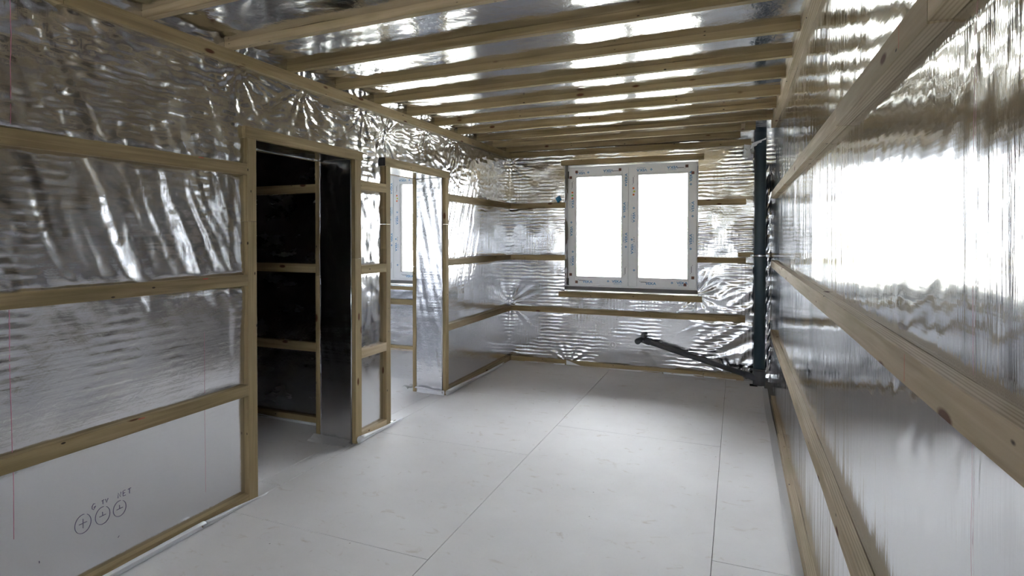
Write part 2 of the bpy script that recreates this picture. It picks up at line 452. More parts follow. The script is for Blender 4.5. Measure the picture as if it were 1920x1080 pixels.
YW = 6.49
def core_back(y0, y1):
    x0, x1 = XO - 0.2, XR_ + 0.22
    lst = [((x0, y0, 0), (WIN2[0], y1, 2.6)), ((WIN2[1], y0, 0), (WIN[0], y1, 2.6)), ((WIN[1], y0, 0), (XR_ + 0.02, y1, 2.6))]
    for W_ in (WIN, WIN2): lst += [((W_[0], y0, 0), (W_[1], y1, W_[2] - 0.022)), ((W_[0], y0, W_[3] + 0.02), (W_[1], y1, 2.6))]
    return lst
wall_back = boxes('wall_back', core_back(YB + 0.02, YB + 0.25), CORE)
tag(wall_back, 'end wall in rippled silver foil around a white double window', kind='structure')
fB = lambda u, v, h: (u, YB - h, v)
sheet('foil_sheet', wall_back, FOIL_B, fB, XL, XR_, 0, 2.56, 0.0125, h_back, [(*WIN[:2], WIN[2] - 0.002, WIN[3])], 'rippled silver foil around the main window')
sheet('foil_sheet', wall_back, FOIL_B, fB, XO, XI, 0, 2.56, 0.03, h_back, [(*WIN2[:2], WIN2[2] - 0.002, WIN2[3])])
def reveal(W_):
    for nm, fm, a, b_ in (('l', lambda u, v, h: (W_[0] + h * .3, v, u), W_[2], W_[3]), ('r', lambda u, v, h: (W_[1] - h * .3, v, u), W_[2], W_[3]),
                      ('t', lambda u, v, h: (u, v, W_[3] - h * .3), W_[0], W_[1]), ('b', lambda u, v, h: (u, v, W_[2] - 0.002 + h * .3), W_[0], W_[1])):
        sheet('reveal_foil', wall_back, FOIL_B, fm, a, b_, YB - 0.003, YW + 0.07, 0.02, h_plain)
reveal(WIN); reveal(WIN2)

wall_front = boxes('wall_front', [((XO - 0.2, Y0 - 0.2, 0), (WIN3[0], Y0, 2.6)), ((WIN3[1], Y0 - 0.2, 0), (XR_ + 0.02, Y0, 2.6)),
    ((WIN3[0], Y0 - 0.2, 0), (WIN3[1], Y0, WIN3[2])), ((WIN3[0], Y0 - 0.2, WIN3[3]), (WIN3[1], Y0, 2.6))], FOIL_L)
tag(wall_front, 'wall behind the camera with a glazed opening', kind='structure')
wall_outer = boxes('wall_outer', [((XO - 0.2, YP + 0.1, 0), (XO, YB + 0.02, 2.6))], FOIL_L); tag(wall_outer, kind='structure')
wall_side = boxes('wall_side', [((XO - 0.2, Y0, 0), (XO, YP + 0.1, 2.6))], SUB); tag(wall_side, kind='structure')  # unseen side-room walls coloured dark to keep that room dim
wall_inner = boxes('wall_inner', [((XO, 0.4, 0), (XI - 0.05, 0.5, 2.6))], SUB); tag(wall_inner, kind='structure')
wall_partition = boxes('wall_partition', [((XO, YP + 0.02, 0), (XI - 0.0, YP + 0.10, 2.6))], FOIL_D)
tag(wall_partition, 'foil wall at the back of the unlit side room, shade put into its colour', kind='structure')
sheet('foil_sheet', wall_partition, FOIL_D, lambda u, v, h: (u, YP - h * .7, v), XO, XI, 0, 2.56, 0.02, h_plain, label='creased foil in the unlit side room, coloured darker as shade')

ceiling = boxes('ceiling', [((XO - 0.2, Y0 - 0.2, 2.60), (XR_ + 0.22, YB + 0.25, 2.72))], CORE)
tag(ceiling, 'ceiling of silver foil stretched above pine joists', kind='structure')
sheet('foil_sheet', ceiling, FOIL_C, lambda u, v, h: (u, v, ZC + 0.003 - h), XL, XR_, Y0, YB, 0.018, h_ceil, label='glossy silver foil above the joists')
sheet('foil_sheet', ceiling, FOIL_C, lambda u, v, h: (u, v, ZC - h), XO, XI, Y0, YB, 0.08, h_plain)

# ------------------------------------------------------------------ doors (openings framed in battens, jambs wrapped in foil)
def door(name, D, splice, wl, wr, label):
    d = empty(name, (XL, (D[0] + D[1]) / 2, 0), 'structure'); d['label'] = label
    inv = Matrix.Translation(-Vector(d.location))
    def P(o): o.matrix_parent_inverse = inv; return o
    (l0, sl), (r0, sr) = wl, wr
    for a, b_, s in ((l0, D[0], sl), (D[1], r0, sr)):
        P(timber('post', 'z', (XL, a, 0.004), (XLf, b_, s - 0.001), parent=d))
        P(timber('post', 'z', (XL, a, s + 0.001), (XLf, b_, DH - 0.001), parent=d))
    P(timber('header', 'y', (XL, l0 - 0.012, DH), (XLf, r0 + 0.02, 2.12), parent=d))
    for a, b_ in ((D[0] - 0.045, D[0] - 0.001), (D[1], D[1] + 0.045)):
        P(timber('inner_post', 'z', (XI - 0.042, a, 0.004), (XI - 0.003, b_, 1.21), parent=d))
        P(timber('inner_post', 'z', (XI - 0.042, a, 1.212), (XI - 0.003, b_, DH), parent=d))
    P(timber('inner_header', 'y', (XI - 0.042, D[0] - 0.05, DH + 0.001), (XI - 0.003, D[1] + 0.05, 2.115), parent=d))
    hj = lambda u, v: 0.5 * h_plain(u, v) + (0.008 if name == 'door_2' else 0.005) * pn(u / 0.06 + v / 0.3, v / 0.5, 61) + 0.004 * pn(u / 0.04, v / 0.04, 62) * sst(1.7, 2.0, v)
    P(sheet('jamb_foil', d, FOIL_B if name == 'door_2' else FOIL_L, lambda u, v, h: (u, D[1] + 0.004 - h * .6, v), XI - 0.002, XL + 0.004, 0, DH, 0.012, hj, label='foil wrapped around the door jamb'))
    P(sheet('jamb_foil', d, FOIL_L, lambda u, v, h: (u, D[0] - 0.004 + h * .3, v), XI - 0.002, XL + 0.004, 0, DH, 0.03, hj))
    P(sheet('soffit_foil', d, FOIL_B, lambda u, v, h: (u, v, DH + 0.004 - h * .4), XI - 0.002, XL + 0.004, D[0], D[1], 0.02, h_plain))
    P(tube_obj('wrapped_corner', [(XL + 0.001, D[1] - 0.004, 0.0), (XL + 0.003, D[1] - 0.006, 0.9), (XL + 0.001, D[1] - 0.004, DH)], 0.0065, FOIL_R, d, 16))
    return d
d1 = door('door_1', D1, 1.587, (2.367, 1.587), (3.391, 1.343), 'doorway into the unlit side room, framed in pine battens')
d2 = door('door_2', D2, 1.60, (3.705, 1.600), (4.727, 1.620), 'doorway into the bright side room, framed in pine battens')
o = boxes('painted_end', [((XL + 0.001, 3.692 - 0.0005, 2.0555), (XLf + 0.0006, 3.6935, 2.1195))], BLACK, d2)
o.matrix_parent_inverse = Matrix.Translation(-Vector(d2.location)); o['label'] = 'black painted end of the header'

# ------------------------------------------------------------------ windows
def ring(bm, x0, x1, z0, z1, w_, y0, y1, wt=None, wb=None, wl=None, wr=None):
    wt = wt or w_; wb = wb or w_; wl = wl or w_; wr = wr or w_
    bm_box(bm, (x0, y0, z0), (x0 + wl, y1, z1)); bm_box(bm, (x1 - wr, y0, z0), (x1, y1, z1))
    bm_box(bm, (x0 + wl, y0, z0), (x1 - wr, y1, z0 + wb)); bm_box(bm, (x0 + wl, y0, z1 - wt), (x1 - wr, y1, z1))

def text_mesh(s, h):
    cu = bpy.data.curves.new('t_' + s, 'FONT'); cu.body = s; cu.size = 1.0; cu.align_x = 'CENTER'; cu.align_y = 'CENTER'
    cu.extrude = 0.0; cu.offset = 0.014; cu.resolution_u = 2
    to = bpy.data.objects.new('t', cu); COL.objects.link(to)
    dg = bpy.context.evaluated_depsgraph_get(); dg.update()
    me = bpy.data.meshes.new_from_object(to.evaluated_get(dg)); bpy.data.objects.remove(to)
    co_ = np.zeros(len(me.vertices) * 3); me.vertices.foreach_get('co', co_); co_ = co_.reshape(-1, 3)
    sz = co_.max(0) - co_.min(0); mid = (co_.max(0) + co_.min(0)) / 2
    co_ = (co_ - mid) / sz[1] * h; co_[:, 0] *= 1.15; co_[:, 2] = 0
    me.vertices.foreach_set('co', co_.ravel()); me.update(); return me
VEKA = text_mesh('VEKA', 0.030); VEKA.materials.clear(); VEKA.materials.append(PRINT)
bm = bmesh.new()
for a in range(9):
    wd = random.choice((0.004, 0.007, 0.009)); x = -0.042 + a * 0.0105
    bm_box(bm, (x, -0.003, -0.0002), (x + wd * .8, 0.003, 0.0002))
SMALL = mesh_of(bm, 'small_print'); SMALL.materials.append(PRINT)
bm = bmesh.new()
for (dx, dy) in ((0, .0075), (0, -.0075), (.0075, 0), (-.0075, 0)):
    vs = [bm.verts.new((dx + a * .0062, dy + c * .0062, 0)) for a, c in ((1, 0), (0, 1), (-1, 0), (0, -1))]; bm.faces.new(vs)
DIAM = mesh_of(bm, 'diamond'); DIAM.materials.append(PRINT)
bm = bmesh.new(); bm_box(bm, (-.036, -.0035, -.0002), (.036, .0035, .0002)); bm_box(bm, (-.048, .006, -.0002), (-.040, .012, .0002)); bm_box(bm, (.040, -.012, -.0002), (.050, -.008, .0002))
LOGO = mesh_of(bm, 'grey_print'); LOGO.materials.append(PRINT_G)
bm = bmesh.new(); bm_box(bm, (-.0155, -.0155, -.001), (.0155, .0155, .003)); BRN = mesh_of(bm, 'brown', 0.0008); BRN.materials.append(BROWN)
def disc(mat):
    bm = bmesh.new(); bmesh.ops.create_circle(bm, cap_ends=True, segments=12, radius=0.0115)
    me = mesh_of(bm, 'dot'); me.materials.append(mat); return me
DO, DG, DY = disc(ORANGE), disc(GREEN), disc(YELLOW)
bm = bmesh.new()
for k in (-1, 0, 1): bm_box(bm, (-.004, k * .022 - .004, -.0002), (.004, k * .022 + .004, .0002))
DK = mesh_of(bm, 'dots'); DK.materials.append(GASKET)

PR = [('b',-1.766,2.269),('t',-1.722,2.254),('s',-1.722,2.280),('d',-1.626,2.258),('t',-1.39,2.268),('s',-1.39,2.243),('g',-1.305,2.262),('b',-1.252,2.275),
('b',-1.838,2.205),('gv',-1.82,2.116),('o',-1.818,2.027),('n',-1.818,1.992),('o',-1.818,1.959),('D',-1.814,1.900),('D2',-1.846,1.895),('d',-1.83,1.673),
('D',-1.829,1.568),('d',-1.812,1.324),('D',-1.813,1.217),('D2',-1.842,1.212),('b',-1.837,1.053),('b',-1.765,0.966),('B',-1.632,0.973),('g',-1.7,0.987),
('d',-1.388,0.985),('B',-1.284,0.985),('S',-1.284,0.958),('U',-1.182,2.17),('d',-1.184,2.094),('U',-1.201,1.841),('U2',-1.169,1.85),('d',-1.202,1.733),('U',-1.181,1.492),
('U2',-1.211,1.484),('d',-1.183,1.386),('gv',-1.191,1.11),('gv',-1.1,2.147),('o',-1.098,2.056),('y',-1.09,2.019),('o',-1.097,1.983),('d',-1.093,1.831),
('D',-1.094,1.724),('D2',-1.122,1.721),('k',-1.090,1.47),('d',-1.115,1.47),('D',-1.111,1.364),('D2',-1.080,1.368),('d',-1.089,1.12),
('t',-1.006,2.258),('s',-1.006,2.284),('d',-0.9,2.261),('t',-0.669,2.275),('s',-0.669,2.249),('g',-0.58,2.268),('b',-0.516,2.282),('U',-0.473,2.170),('b',-0.452,2.205),('d',-0.473,2.08),
('U',-0.452,1.834),('U2',-0.481,1.825),('d',-0.453,1.729),('U',-0.471,1.475),('U2',-0.444,1.479),('d',-0.472,1.369),('gv',-0.463,1.141),('b',-0.448,1.05),
('g',-0.979,0.987),('B',-0.902,0.973),('d',-0.669,0.988),('B',-0.561,0.989),('S',-0.561,0.961),('b',-0.53,0.971)]
KIND = {'b': ('corner_block', BRN, 0), 't': ('printed_name', VEKA, 180), 'B': ('printed_name', VEKA, 0), 'D': ('printed_name', VEKA, -90), 'U': ('printed_name', VEKA, 90),
        's': ('small_print', SMALL, 180), 'S': ('small_print', SMALL, 0), 'D2': ('small_print', SMALL, -90), 'U2': ('small_print', SMALL, 90), 'd': ('diamond_mark', DIAM, 0),
        'g': ('grey_print', LOGO, 0), 'gv': ('grey_print', LOGO, 90), 'o': ('orange_sticker', DO, 0), 'n': ('green_sticker', DG, 0), 'y': ('yellow_sticker', DY, 0), 'k': ('drill_holes', DK, 0)}
YS = 6.462                                            # face of the sashes
def window(name, dx, label):
    wnd = empty(name, (-1.13 + dx, YW, 0.9), 'structure'); wnd['label'] = label
    inv = Matrix.Translation(-Vector(wnd.location))
    def P(o): o.matrix_parent_inverse = inv; return o
    bm = bmesh.new()
    ring(bm, -1.885 + dx, -0.386 + dx, 0.912, 2.333, 0.04, 6.478, 6.545)
    bm_box(bm, (-1.168 + dx, 6.478, 0.93), (-1.138 + dx, 6.545, 2.30))
    P(link('outer_frame', mesh_of(bm, name, 0.002), wnd, PVC))
    for (a, b_, g0_, g1_) in ((-1.866, -1.157, -1.774, -1.238), (-1.149, -0.412, -1.046, -0.507)):
        bm = bmesh.new()
        x0, x1 = a + dx, b_ + dx
        ring(bm, x0, x1, 0.935, 2.300, 0, YS, 6.535, 0.080, 0.085, g0_ - a - 0.012, b_ - g1_ - 0.012)
        sash = P(link('sash', mesh_of(bm, 'sash', 0.003), wnd, PVC))
        bm = bmesh.new(); ring(bm, g0_ + dx - 0.014, g1_ + dx + 0.014, 1.019, 2.222, 0.013, YS + 0.006, 6.53)
        link('glazing_bead', mesh_of(bm, 'bead', 0.003), sash, PVC)
        bm = bmesh.new(); ring(bm, g0_ + dx - 0.003, g1_ + dx + 0.003, 1.030, 2.211, 0.004, YS + 0.012, 6.52)
        link('gasket', mesh_of(bm, 'gasket'), sash, GASKET)
        boxes('glass_pane', [((g0_ + dx - 0.004, 6.500, 1.028), (g1_ + dx + 0.004, 6.506, 2.213))], GLASS, sash)
        for k, x, z in PR:
            if not (a - 0.005 < x < b_ + 0.005): continue
            nm, me, rot = KIND[k]
            q = bpy.data.objects.new(nm, me); COL.objects.link(q); q.parent = sash
            q.location = (x + dx, YS - 0.0006, z); q.rotation_euler = (R(90), 0, 0)
            q.rotation_euler = (Matrix.Rotation(R(90), 3, 'X') @ Matrix.Rotation(R(rot), 3, 'Z')).to_euler()
    # sill: dark profile, white drip line and grey foot
    P(boxes('sill_profile', [((-1.875 + dx, 6.475, 0.872), (-0.388 + dx, 6.54, 0.911))], FRAME_G, wnd))
    P(boxes('sill_trim', [((-1.885 + dx, 6.430, 0.866), (-0.392 + dx, 6.475, 0.874))], PVC, wnd, 0.002))
    for x in (-1.872 + dx, -0.403 + dx):
        for z0 in (2.195, 0.925):
            P(boxes('hinge_cover', [((x, 6.460, z0), (x + 0.012, 6.478, z0 + 0.085))], GASKET if x < -1 + dx else PRINT_G, wnd, 0.002))
    return wnd
window('window_1', 0.0, 'white plastic double window at the end of the main room')
window('window_2', WSH, 'white plastic window seen through the second doorway')
# glazed opening behind the camera
w3 = empty('window_3', (-1.1, Y0 - 0.1, 0.05), 'structure'); inv3 = Matrix.Translation(-Vector(w3.location))
bm = bmesh.new(); ring(bm, WIN3[0], WIN3[1], WIN3[2], WIN3[3], 0.09, Y0 - 0.13, Y0 - 0.06); bm_box(bm, (-1.18, Y0 - 0.13, 1.2), (-1.12, Y0 - 0.06, 1.95))
o = link('outer_frame', mesh_of(bm, 'f3', 0.002), w3, PVC); o.matrix_parent_inverse = inv3
o = boxes('glass_pane', [((WIN3[0] + .05, Y0 - 0.10, WIN3[2] + .05), (WIN3[1] - .05, Y0 - 0.094, WIN3[3] - .05))], GLASS, w3); o.matrix_parent_inverse = inv3

# ------------------------------------------------------------------ battens and joists
def batten(axis, mn, mx, label, group, mat=None, name='batten', cat='batten', skew=0.0, wob=0.0012):
    o = timber(name, axis, mn, mx, mat, None, skew, wob); return tag(o, label, cat, group)
GA = 'horizontal battens on the left wall, near section'
YN = Y0 + 0.02
batten('y', (XL, YN, 1.846), (XLf, 2.367, 1.910), 'long pine batten on the left wall, highest of the three before the dark doorway', GA)
batten('y', (XL, YN, 1.225), (XLf, 2.367, 1.287), 'long pine batten at mid height on the left wall before the dark doorway', GA)
batten('y', (XL, YN, 0.605), (XLf, 2.367, 0.667), 'long pine batten low on the left wall, above the pen-drawn circles', GA)
batten('y', (XL, YN, 0.002), (XLf, 2.367, 0.052), 'pine floor batten along the left wall, below the pen-drawn circles', 'floor battens')
GM = 'short battens between the two doorways'
batten('y', (XL, 3.391, 1.845), (XLf, 3.705, 1.912), 'short pine batten between the two doorways, topmost', GM)
batten('y', (XL, 3.391, 1.226), (XLf, 3.705, 1.291), 'short pine batten between the two doorways, at mid height', GM)
batten('y', (XL, 3.391, 0.608), (XLf, 3.705, 0.673), 'short pine batten between the two doorways, lowest above the floor batten', GM, WOOD_WARM)
batten('y', (XL, 3.391, 0.004), (XLf, 3.705, 0.066), 'short pine floor batten between the two doorways', 'floor battens', WOOD_WARM)
GE = 'horizontal battens on the left wall, far section'
batten('y', (XL, 4.727, 1.843), (XLf, YBf, 1.909), 'pine batten right of the second doorway, highest one running to the corner', GE)
batten('y', (XL, 4.727, 1.226), (XLf, YBf, 1.284), 'pine batten right of the second doorway, middle one running to the corner', GE)
batten('y', (XL, 4.727, 0.605), (XLf, YBf, 0.667), 'pale pine batten right of the second doorway, lower one running to the corner', GE, WOOD_WARM)
batten('y', (XL, 4.727, 0.004), (XLf, YBf, 0.060), 'pine floor batten right of the second doorway', 'floor battens', WOOD_WARM)
batten('y', (XL, YN, 2.447), (XLf, 1.448, 2.513), 'ceiling edge beam on the left wall, nearest piece', 'edge beams', name='edge_beam', cat='beam')
batten('y', (XL, 1.450, 2.447), (XLf, YBf, 2.513), 'ceiling edge beam on the left wall carrying the joist ends', 'edge beams', name='edge_beam', cat='beam')

GB = 'battens on the end wall'
def bb(x0, x1, z0, z1, label, mat=None, g=GB): return batten('x', (x0, YBf, z0), (x1, YB, z1), label, g, mat)
bb(XLf, -1.862, 1.839, 1.902, 'dark batten left of the main window, upper one')
bb(XLf, -1.864, 1.224, 1.285, 'dark batten left of the main window, middle one')
bb(XLf, 0.085, 0.608, 0.668, 'long dark batten on the end wall below the window, above the slanting pipe')
bb(-1.912, -0.332, 2.333, 2.392, 'dark batten directly over the main window')
bb(-1.941, -0.344, 0.800, 0.862, 'dark batten directly under the main window sill')
bb(-0.394, 0.087, 1.838, 1.900, 'dark batten right of the main window, upper one')
bb(-0.394, 0.088, 1.226, 1.284, 'dark batten right of the main window, middle one')
bb(XLf, -1.845, 0.004, 0.060, 'floor batten at the end wall, leftmost piece from the corner', g='floor battens')
bb(-1.835, -0.330, 0.002, 0.058, 'floor batten at the end wall, piece under the window', g='floor battens')
bb(-0.326, 0.075, 0.000, 0.056, 'floor batten at the end wall, piece behind the slanting pipe', WOOD_WARM, 'floor battens')
bb(XLf, 0.13, 2.453, 2.514, 'ceiling edge batten across the top of the end wall', g='edge beams')
batten('x', (0.013, 6.269, 1.294), (0.318, YBf - 0.002, 1.336), 'short dark batten behind the vertical pipe, holding its clamp', GB)
# far room
bb(-5.05, -3.48, 0.803, 0.846, 'dark batten under the far-room window, seen through the second doorway', g='battens in the far room')
bb(XO, XI - 0.01, 0.607, 0.675, 'lower wall batten in the far room, seen through the second doorway', g='battens in the far room')
bb(XO, XI - 0.01, 0.004, 0.062, 'floor batten in the far room, seen through the second doorway', g='battens in the far room')
GD = 'battens in the dark side room'
for z0, z1, nm in ((1.850, 1.918, 'highest'), (1.214, 1.284, 'middle'), (0.585, 0.655, 'lower'), (0.004, 0.062, 'floor-level')):
    batten('x', (XO, YP - T, z0), (XI - 0.045, YP, z1), nm + ' batten in the unlit side room, seen through the dark doorway', GD)

GR = 'battens on the right wall'
YE = 5.60
batten('y', (XRf, YN, 1.852), (XR_, 1.107, 1.912), 'upper right-wall batten, nearest piece at the top corner of the view', GR, WOOD_WARM)
batten('y', (XRf, 1.111, 1.849), (XR_, 2.020, 1.912), 'upper right-wall batten, middle piece between two joints', GR, WOOD_WARM)
batten('y', (XRf + 0.002, 2.024, 1.849), (XR_, YE, 1.910), 'upper right-wall batten, far piece reaching towards the pipe', GR, WOOD_WARM)
batten('y', (XRf, YN, 1.229), (XR_, YE - 0.05, 1.291), 'thick right-wall batten at mid height with a large red knot', GR, WOOD_WARM)
batten('y', (XRf, YN, 0.594), (XR_, 3.39, 0.660), 'lower right-wall batten, near piece', GR, WOOD_WARM)
batten('y', (XRf + 0.001, 3.394, 0.594), (XR_, YE, 0.658), 'lower right-wall batten, far pale piece', GR, WOOD_WARM)
batten('y', (XRf - 0.004, YN, 0.004), (XR_, 4.52, 0.062), 'floor batten along the right wall, near brownish piece', 'floor battens', WOOD_WARM)
batten('y', (XRf + 0.007, 4.524, 0.006), (XR_, YE, 0.058), 'floor batten along the right wall, far pale piece', 'floor battens', WOOD_WARM)
batten('y', (0.283, YN, 2.488), (XR_, 3.70, 2.556), 'ceiling edge beam on the right wall, near piece', 'edge beams', WOOD_WARM, 'edge_beam', 'beam')
batten('y', (0.283, 3.703, 2.488), (XR_, YE, 2.556), 'ceiling edge beam on the right wall, far piece towards the pipe', 'edge beams', WOOD_WARM, 'edge_beam', 'beam')

ordn = ['first', 'second', 'third', 'fourth', 'fifth', 'sixth', 'seventh', 'eighth', 'ninth', 'tenth']
JY = [(6.270, 6.20, 0.03), (5.867, 5.79, 0.16), (5.435, 5.345, 0.283), (4.990, 4.880, 0.283), (4.541, 4.459, 0.283), (4.085, 3.984, 0.283), (3.626, 3.543, 0.283),
      (3.186, 3.107, 0.283), (2.735, 2.66, 0.283), (2.285, 2.20, 0.283), (1.830, 1.745, 0.283), (1.38, 1.30, 0.283), (0.93, 0.85, 0.283), (0.48, 0.40, 0.283),
      (0.03, -0.05, 0.283), (-0.42, -0.50, 0.283), (-0.87, -0.95, 0.283), (-1.32, -1.40, 0.283), (-1.77, -1.85, 0.283)]
for k, (yl, yr, xe) in enumerate(JY):
    x0 = -2.574; x1 = xe
    sk = math.atan2(yr - yl, 0.28 + 2.52)
    ylr = yl - 0.042; cx = (x0 + x1) / 2; yc = yl - 0.021 + (cx + 2.52) * math.tan(sk)
    L = (x1 - x0) / math.cos(sk) - 0.003
    o = timber('ceiling_joist', 'x', (cx - L / 2, yc - 0.020, 2.514), (cx + L / 2, yc + 0.020, 2.556), WOOD_WARM if k in (9, 10, 11) else WOOD, None, sk, 0.0008)
    lab = ('ceiling joist against the end wall' if k == 0 else 'ceiling joist, %s one out from the end wall' % ordn[k - 1] if k < 10 else
           'nearest ceiling joist in view, cut off by the top edge at the left' if k == 10 else 'ceiling joist out of view overhead, %s behind the nearest one seen' % ordn[k - 11] if k < 21 else '')
    if k == 1: lab = 'ceiling joist stopping short at the vertical pipe, first out from the end wall'
    tag(o, lab, 'joist', 'ceiling joists overhead' if k > 10 else 'ceiling joists')
bk = timber('wood_block', 'y', (0.030, 5.38, 2.502), (0.064, 5.66, 2.5135), WOOD_WARM)
tag(bk, 'small wooden packing strip bridging two joists near the pipe', 'block')

# ------------------------------------------------------------------ drain pipe
px, py, pr_ = 0.2165, 6.205, 0.055
pipe = empty('drain_pipe', (px, py, 0))
tag(pipe, 'dark grey vertical drain pipe with a slanting branch along the end wall', 'pipe')
inv = Matrix.Translation(-Vector(pipe.location))
def PP(o, lab=None):
    o.matrix_parent_inverse = inv
    if lab: o['label'] = lab
    return o
PP(tube_obj('stack_pipe', [(px, py, 0.10), (px, py, 1.3), (px, py, 2.60)], pr_, PIPE, pipe, 40), 'bluish slate-grey vertical pipe')
PP(tube_obj('socket', [(px, py, -0.015), (px, py, 0.0), (px, py, 0.155), (px, py, 0.165)], [0.056, 0.059, 0.059, 0.056], PIPE2, pipe, 40), 'charcoal socket at the foot of the pipe')
PP(tube_obj('socket_lip', [(px, py, 0.146), (px, py, 0.152), (px, py, 0.162), (px, py, 0.168)], [0.058, 0.0625, 0.0625, 0.057], PIPE2, pipe, 40))
A = Vector((0.12, 6.20, 0.085)); B_ = Vector((-0.925, 6.245, 0.358)); dr = (B_ - A).normalized()
PP(tube_obj('branch_pipe', [A, (A + B_) / 2, B_], 0.027, PIPE2, pipe, 28), 'charcoal slanting waste pipe')
PP(tube_obj('branch_socket', [A - dr * 0.09, A - dr * 0.02, A + dr * 0.045, A + dr * 0.05], [0.040, 0.034, 0.034, 0.029], PIPE2, pipe, 28))
PP(tube_obj('branch_socket', [B_ - dr * 0.055, B_ - dr * 0.05, B_, B_ + dr * 0.01], [0.028, 0.033, 0.033, 0.028], PIPE2, pipe, 28))
E0 = B_ + dr * 0.012
PP(tube_obj('end_elbow', [E0 - dr * 0.01, E0 + dr * 0.02, E0 + dr * 0.035 + Vector((-.004, -.012, .002)), E0 + dr * 0.042 + Vector((-.010, -.045, -.004)), E0 + dr * 0.045 + Vector((-.014, -.095, -.006))],
            [0.029, 0.030, 0.031, 0.030, 0.031], PIPE2, pipe, 28))
c0 = E0 + dr * 0.045 + Vector((-.014, -.096, -.006))
PP(tube_obj('end_cap', [c0, c0 + Vector((0, -.008, 0))], [0.033, 0.033], PIPE2, pipe, 28))
PP(tube_obj('top_stub', [E0 + dr * 0.02 + Vector((0, 0.005, 0)), E0 + dr * 0.02 + Vector((0.006, 0.02, 0.05)), E0 + dr * 0.02 + Vector((0.004, 0.03, 0.064))], [0.022, 0.024, 0.024], PIPE2, pipe, 20))
for dz, r_, mt, nm in ((-0.009, 0.0585, RUBBER, 'clamp_rubber'), (0, 0.0605, STEEL, 'clamp_band')):
    h2 = 0.014 if nm == 'clamp_rubber' else 0.008
    bm = bmesh.new(); tube(bm, [(px, py, 1.312 - h2), (px, py, 1.312 + h2)], r_, 40); PP(link(nm, mesh_of(bm, nm), pipe, mt, False))
for sx in (-1, 1):
    PP(tube_obj('clamp_bolt', [(px + sx * 0.078, py - 0.012, 1.312), (px + sx * 0.078, py + 0.05, 1.312)], 0.0075, STEEL, pipe, 10))
    PP(boxes('clamp_lug', [((min(px + sx * 0.055, px + sx * 0.088), py - 0.004, 1.302), (max(px + sx * 0.055, px + sx * 0.088), py + 0.006, 1.322))], STEEL, pipe, 0.001))
PP(boxes('floor_cutout', [((0.128, 6.112, 0.0005), (0.20, 6.20, 0.002))], BLACK, pipe), 'dark hole cut in the floor around the pipe foot')
# torn foil where the pipe passes the ceiling
def crumple(name, parent, mat, org, u, v, nu, nv, amp, seed, cut=None, curl=0.0, label=None):
    org, u, v = Vector(org), Vector(u), Vector(v); nn = u.cross(v).normalized()
    rs = np.random.RandomState(seed); bm = bmesh.new(); g = {}
    for i in range(nu + 1):
        for j in range(nv + 1):
            s, t = i / nu, j / nv
            if cut and not cut(s, t): continue
            p = org + u * s + v * t + nn * (amp * (rs.rand() - .5) * 2 + curl * t * t)
            g[i, j] = bm.verts.new(p)
    for i in range(nu):
        for j in range(nv):
            q = [(i, j), (i + 1, j), (i + 1, j + 1), (i, j + 1)]
            if all(k in g for k in q): bm.faces.new([g[k] for k in q])
    for vv in [v_ for v_ in bm.verts if not v_.link_faces]: bm.verts.remove(vv)
    me = bpy.data.meshes.new(name); bm.to_mesh(me); bm.free()
    o = link(name, me, parent, mat, False)
    if label: o['label'] = label
    return o
crumple('torn_foil', wall_back, MEMB, (0.055, 6.30, 2.33), (0.10, -0.08, -0.03), (0.02, -0.01, 0.17), 7, 8, 0.016, 5, lambda s, t: (s < 0.62 or t < 0.35) and t < .8, label='torn white foil edge beside the pipe head')
crumple('torn_foil', wall_back, MEMB, (0.135, 6.155, 2.445), (0.15, -0.02, 0.05), (-0.015, -0.01, -0.062), 8, 4, 0.005, 6, lambda s, t: t < 1.15 - s * 1.0, label='torn white foil flap across the pipe head')
crumple('torn_foil', wall_back, FOIL_B, (0.274, 6.28, 0.02), (0.046, 0.0, 0.0), (0, -0.01, 2.22), 3, 56, 0.006, 8, label='narrow foil strip between pipe and right wall')
crumple('torn_foil', wall_back, FOIL_B, (0.06, 6.30, 0.03), (0.14, -0.02, 0.0), (0, -0.03, 0.12), 6, 5, 0.012, 9, label='crumpled foil behind the pipe foot')

# ------------------------------------------------------------------ curled membrane edges along the floor
def curl(name, parent, mat, p0, p1, out, r0, r1, label=None, ang=200, taper=0.0, start=60, seedo=0):
    """sheet edge rolled outwards: axis p0->p1, rolls towards 'out' """
    p0, p1, out = Vector(p0), Vector(p1), Vector(out).normalized(); n_ = max(4, int((p1 - p0).length / 0.05))
    bm = bmesh.new(); rows = []
    for i in range(n_ + 1):
        s = i / n_; r = (r0 + (r1 - r0) * s) * (1 + 0.12 * math.sin(7 * s + seedo)); p = p0.lerp(p1, s) + out * (0.004 * math.sin(9 * s + seedo))
        row = []
        for k in range(13):
            a = R(start + 180) - R(ang) * (k / 12)   # wraps over the top and down to the floor
            row.append(bm.verts.new(p + out * (r + r * math.cos(a)) + Vector((0, 0, r + r * math.sin(a)))))
        rows.append(row)
    for a, b_ in zip(rows, rows[1:]):
        for k in range(12): bm.faces.new((a[k], a[k + 1], b_[k + 1], b_[k]))
    me = bpy.data.meshes.new(name); bm.to_mesh(me); bm.free()
    o = link(name, me, parent, mat, True)
    md = o.modifiers.new('thick', 'SOLIDIFY'); md.thickness = 0.0008
    if label: o['label'] = label
    return o
cl = 'white curled foil edge on the floor'
curl('foil_curl', wall_left, MEMB, (XLf, -1.0, 0), (XLf, 2.06, 0), (1, 0, 0), 0.026, 0.021, cl)
curl('foil_curl', wall_left, MEMB, (XLf, 2.07, 0), (XLf + 0.004, 2.49, 0), (1, 0, 0), 0.019, 0.006, cl)
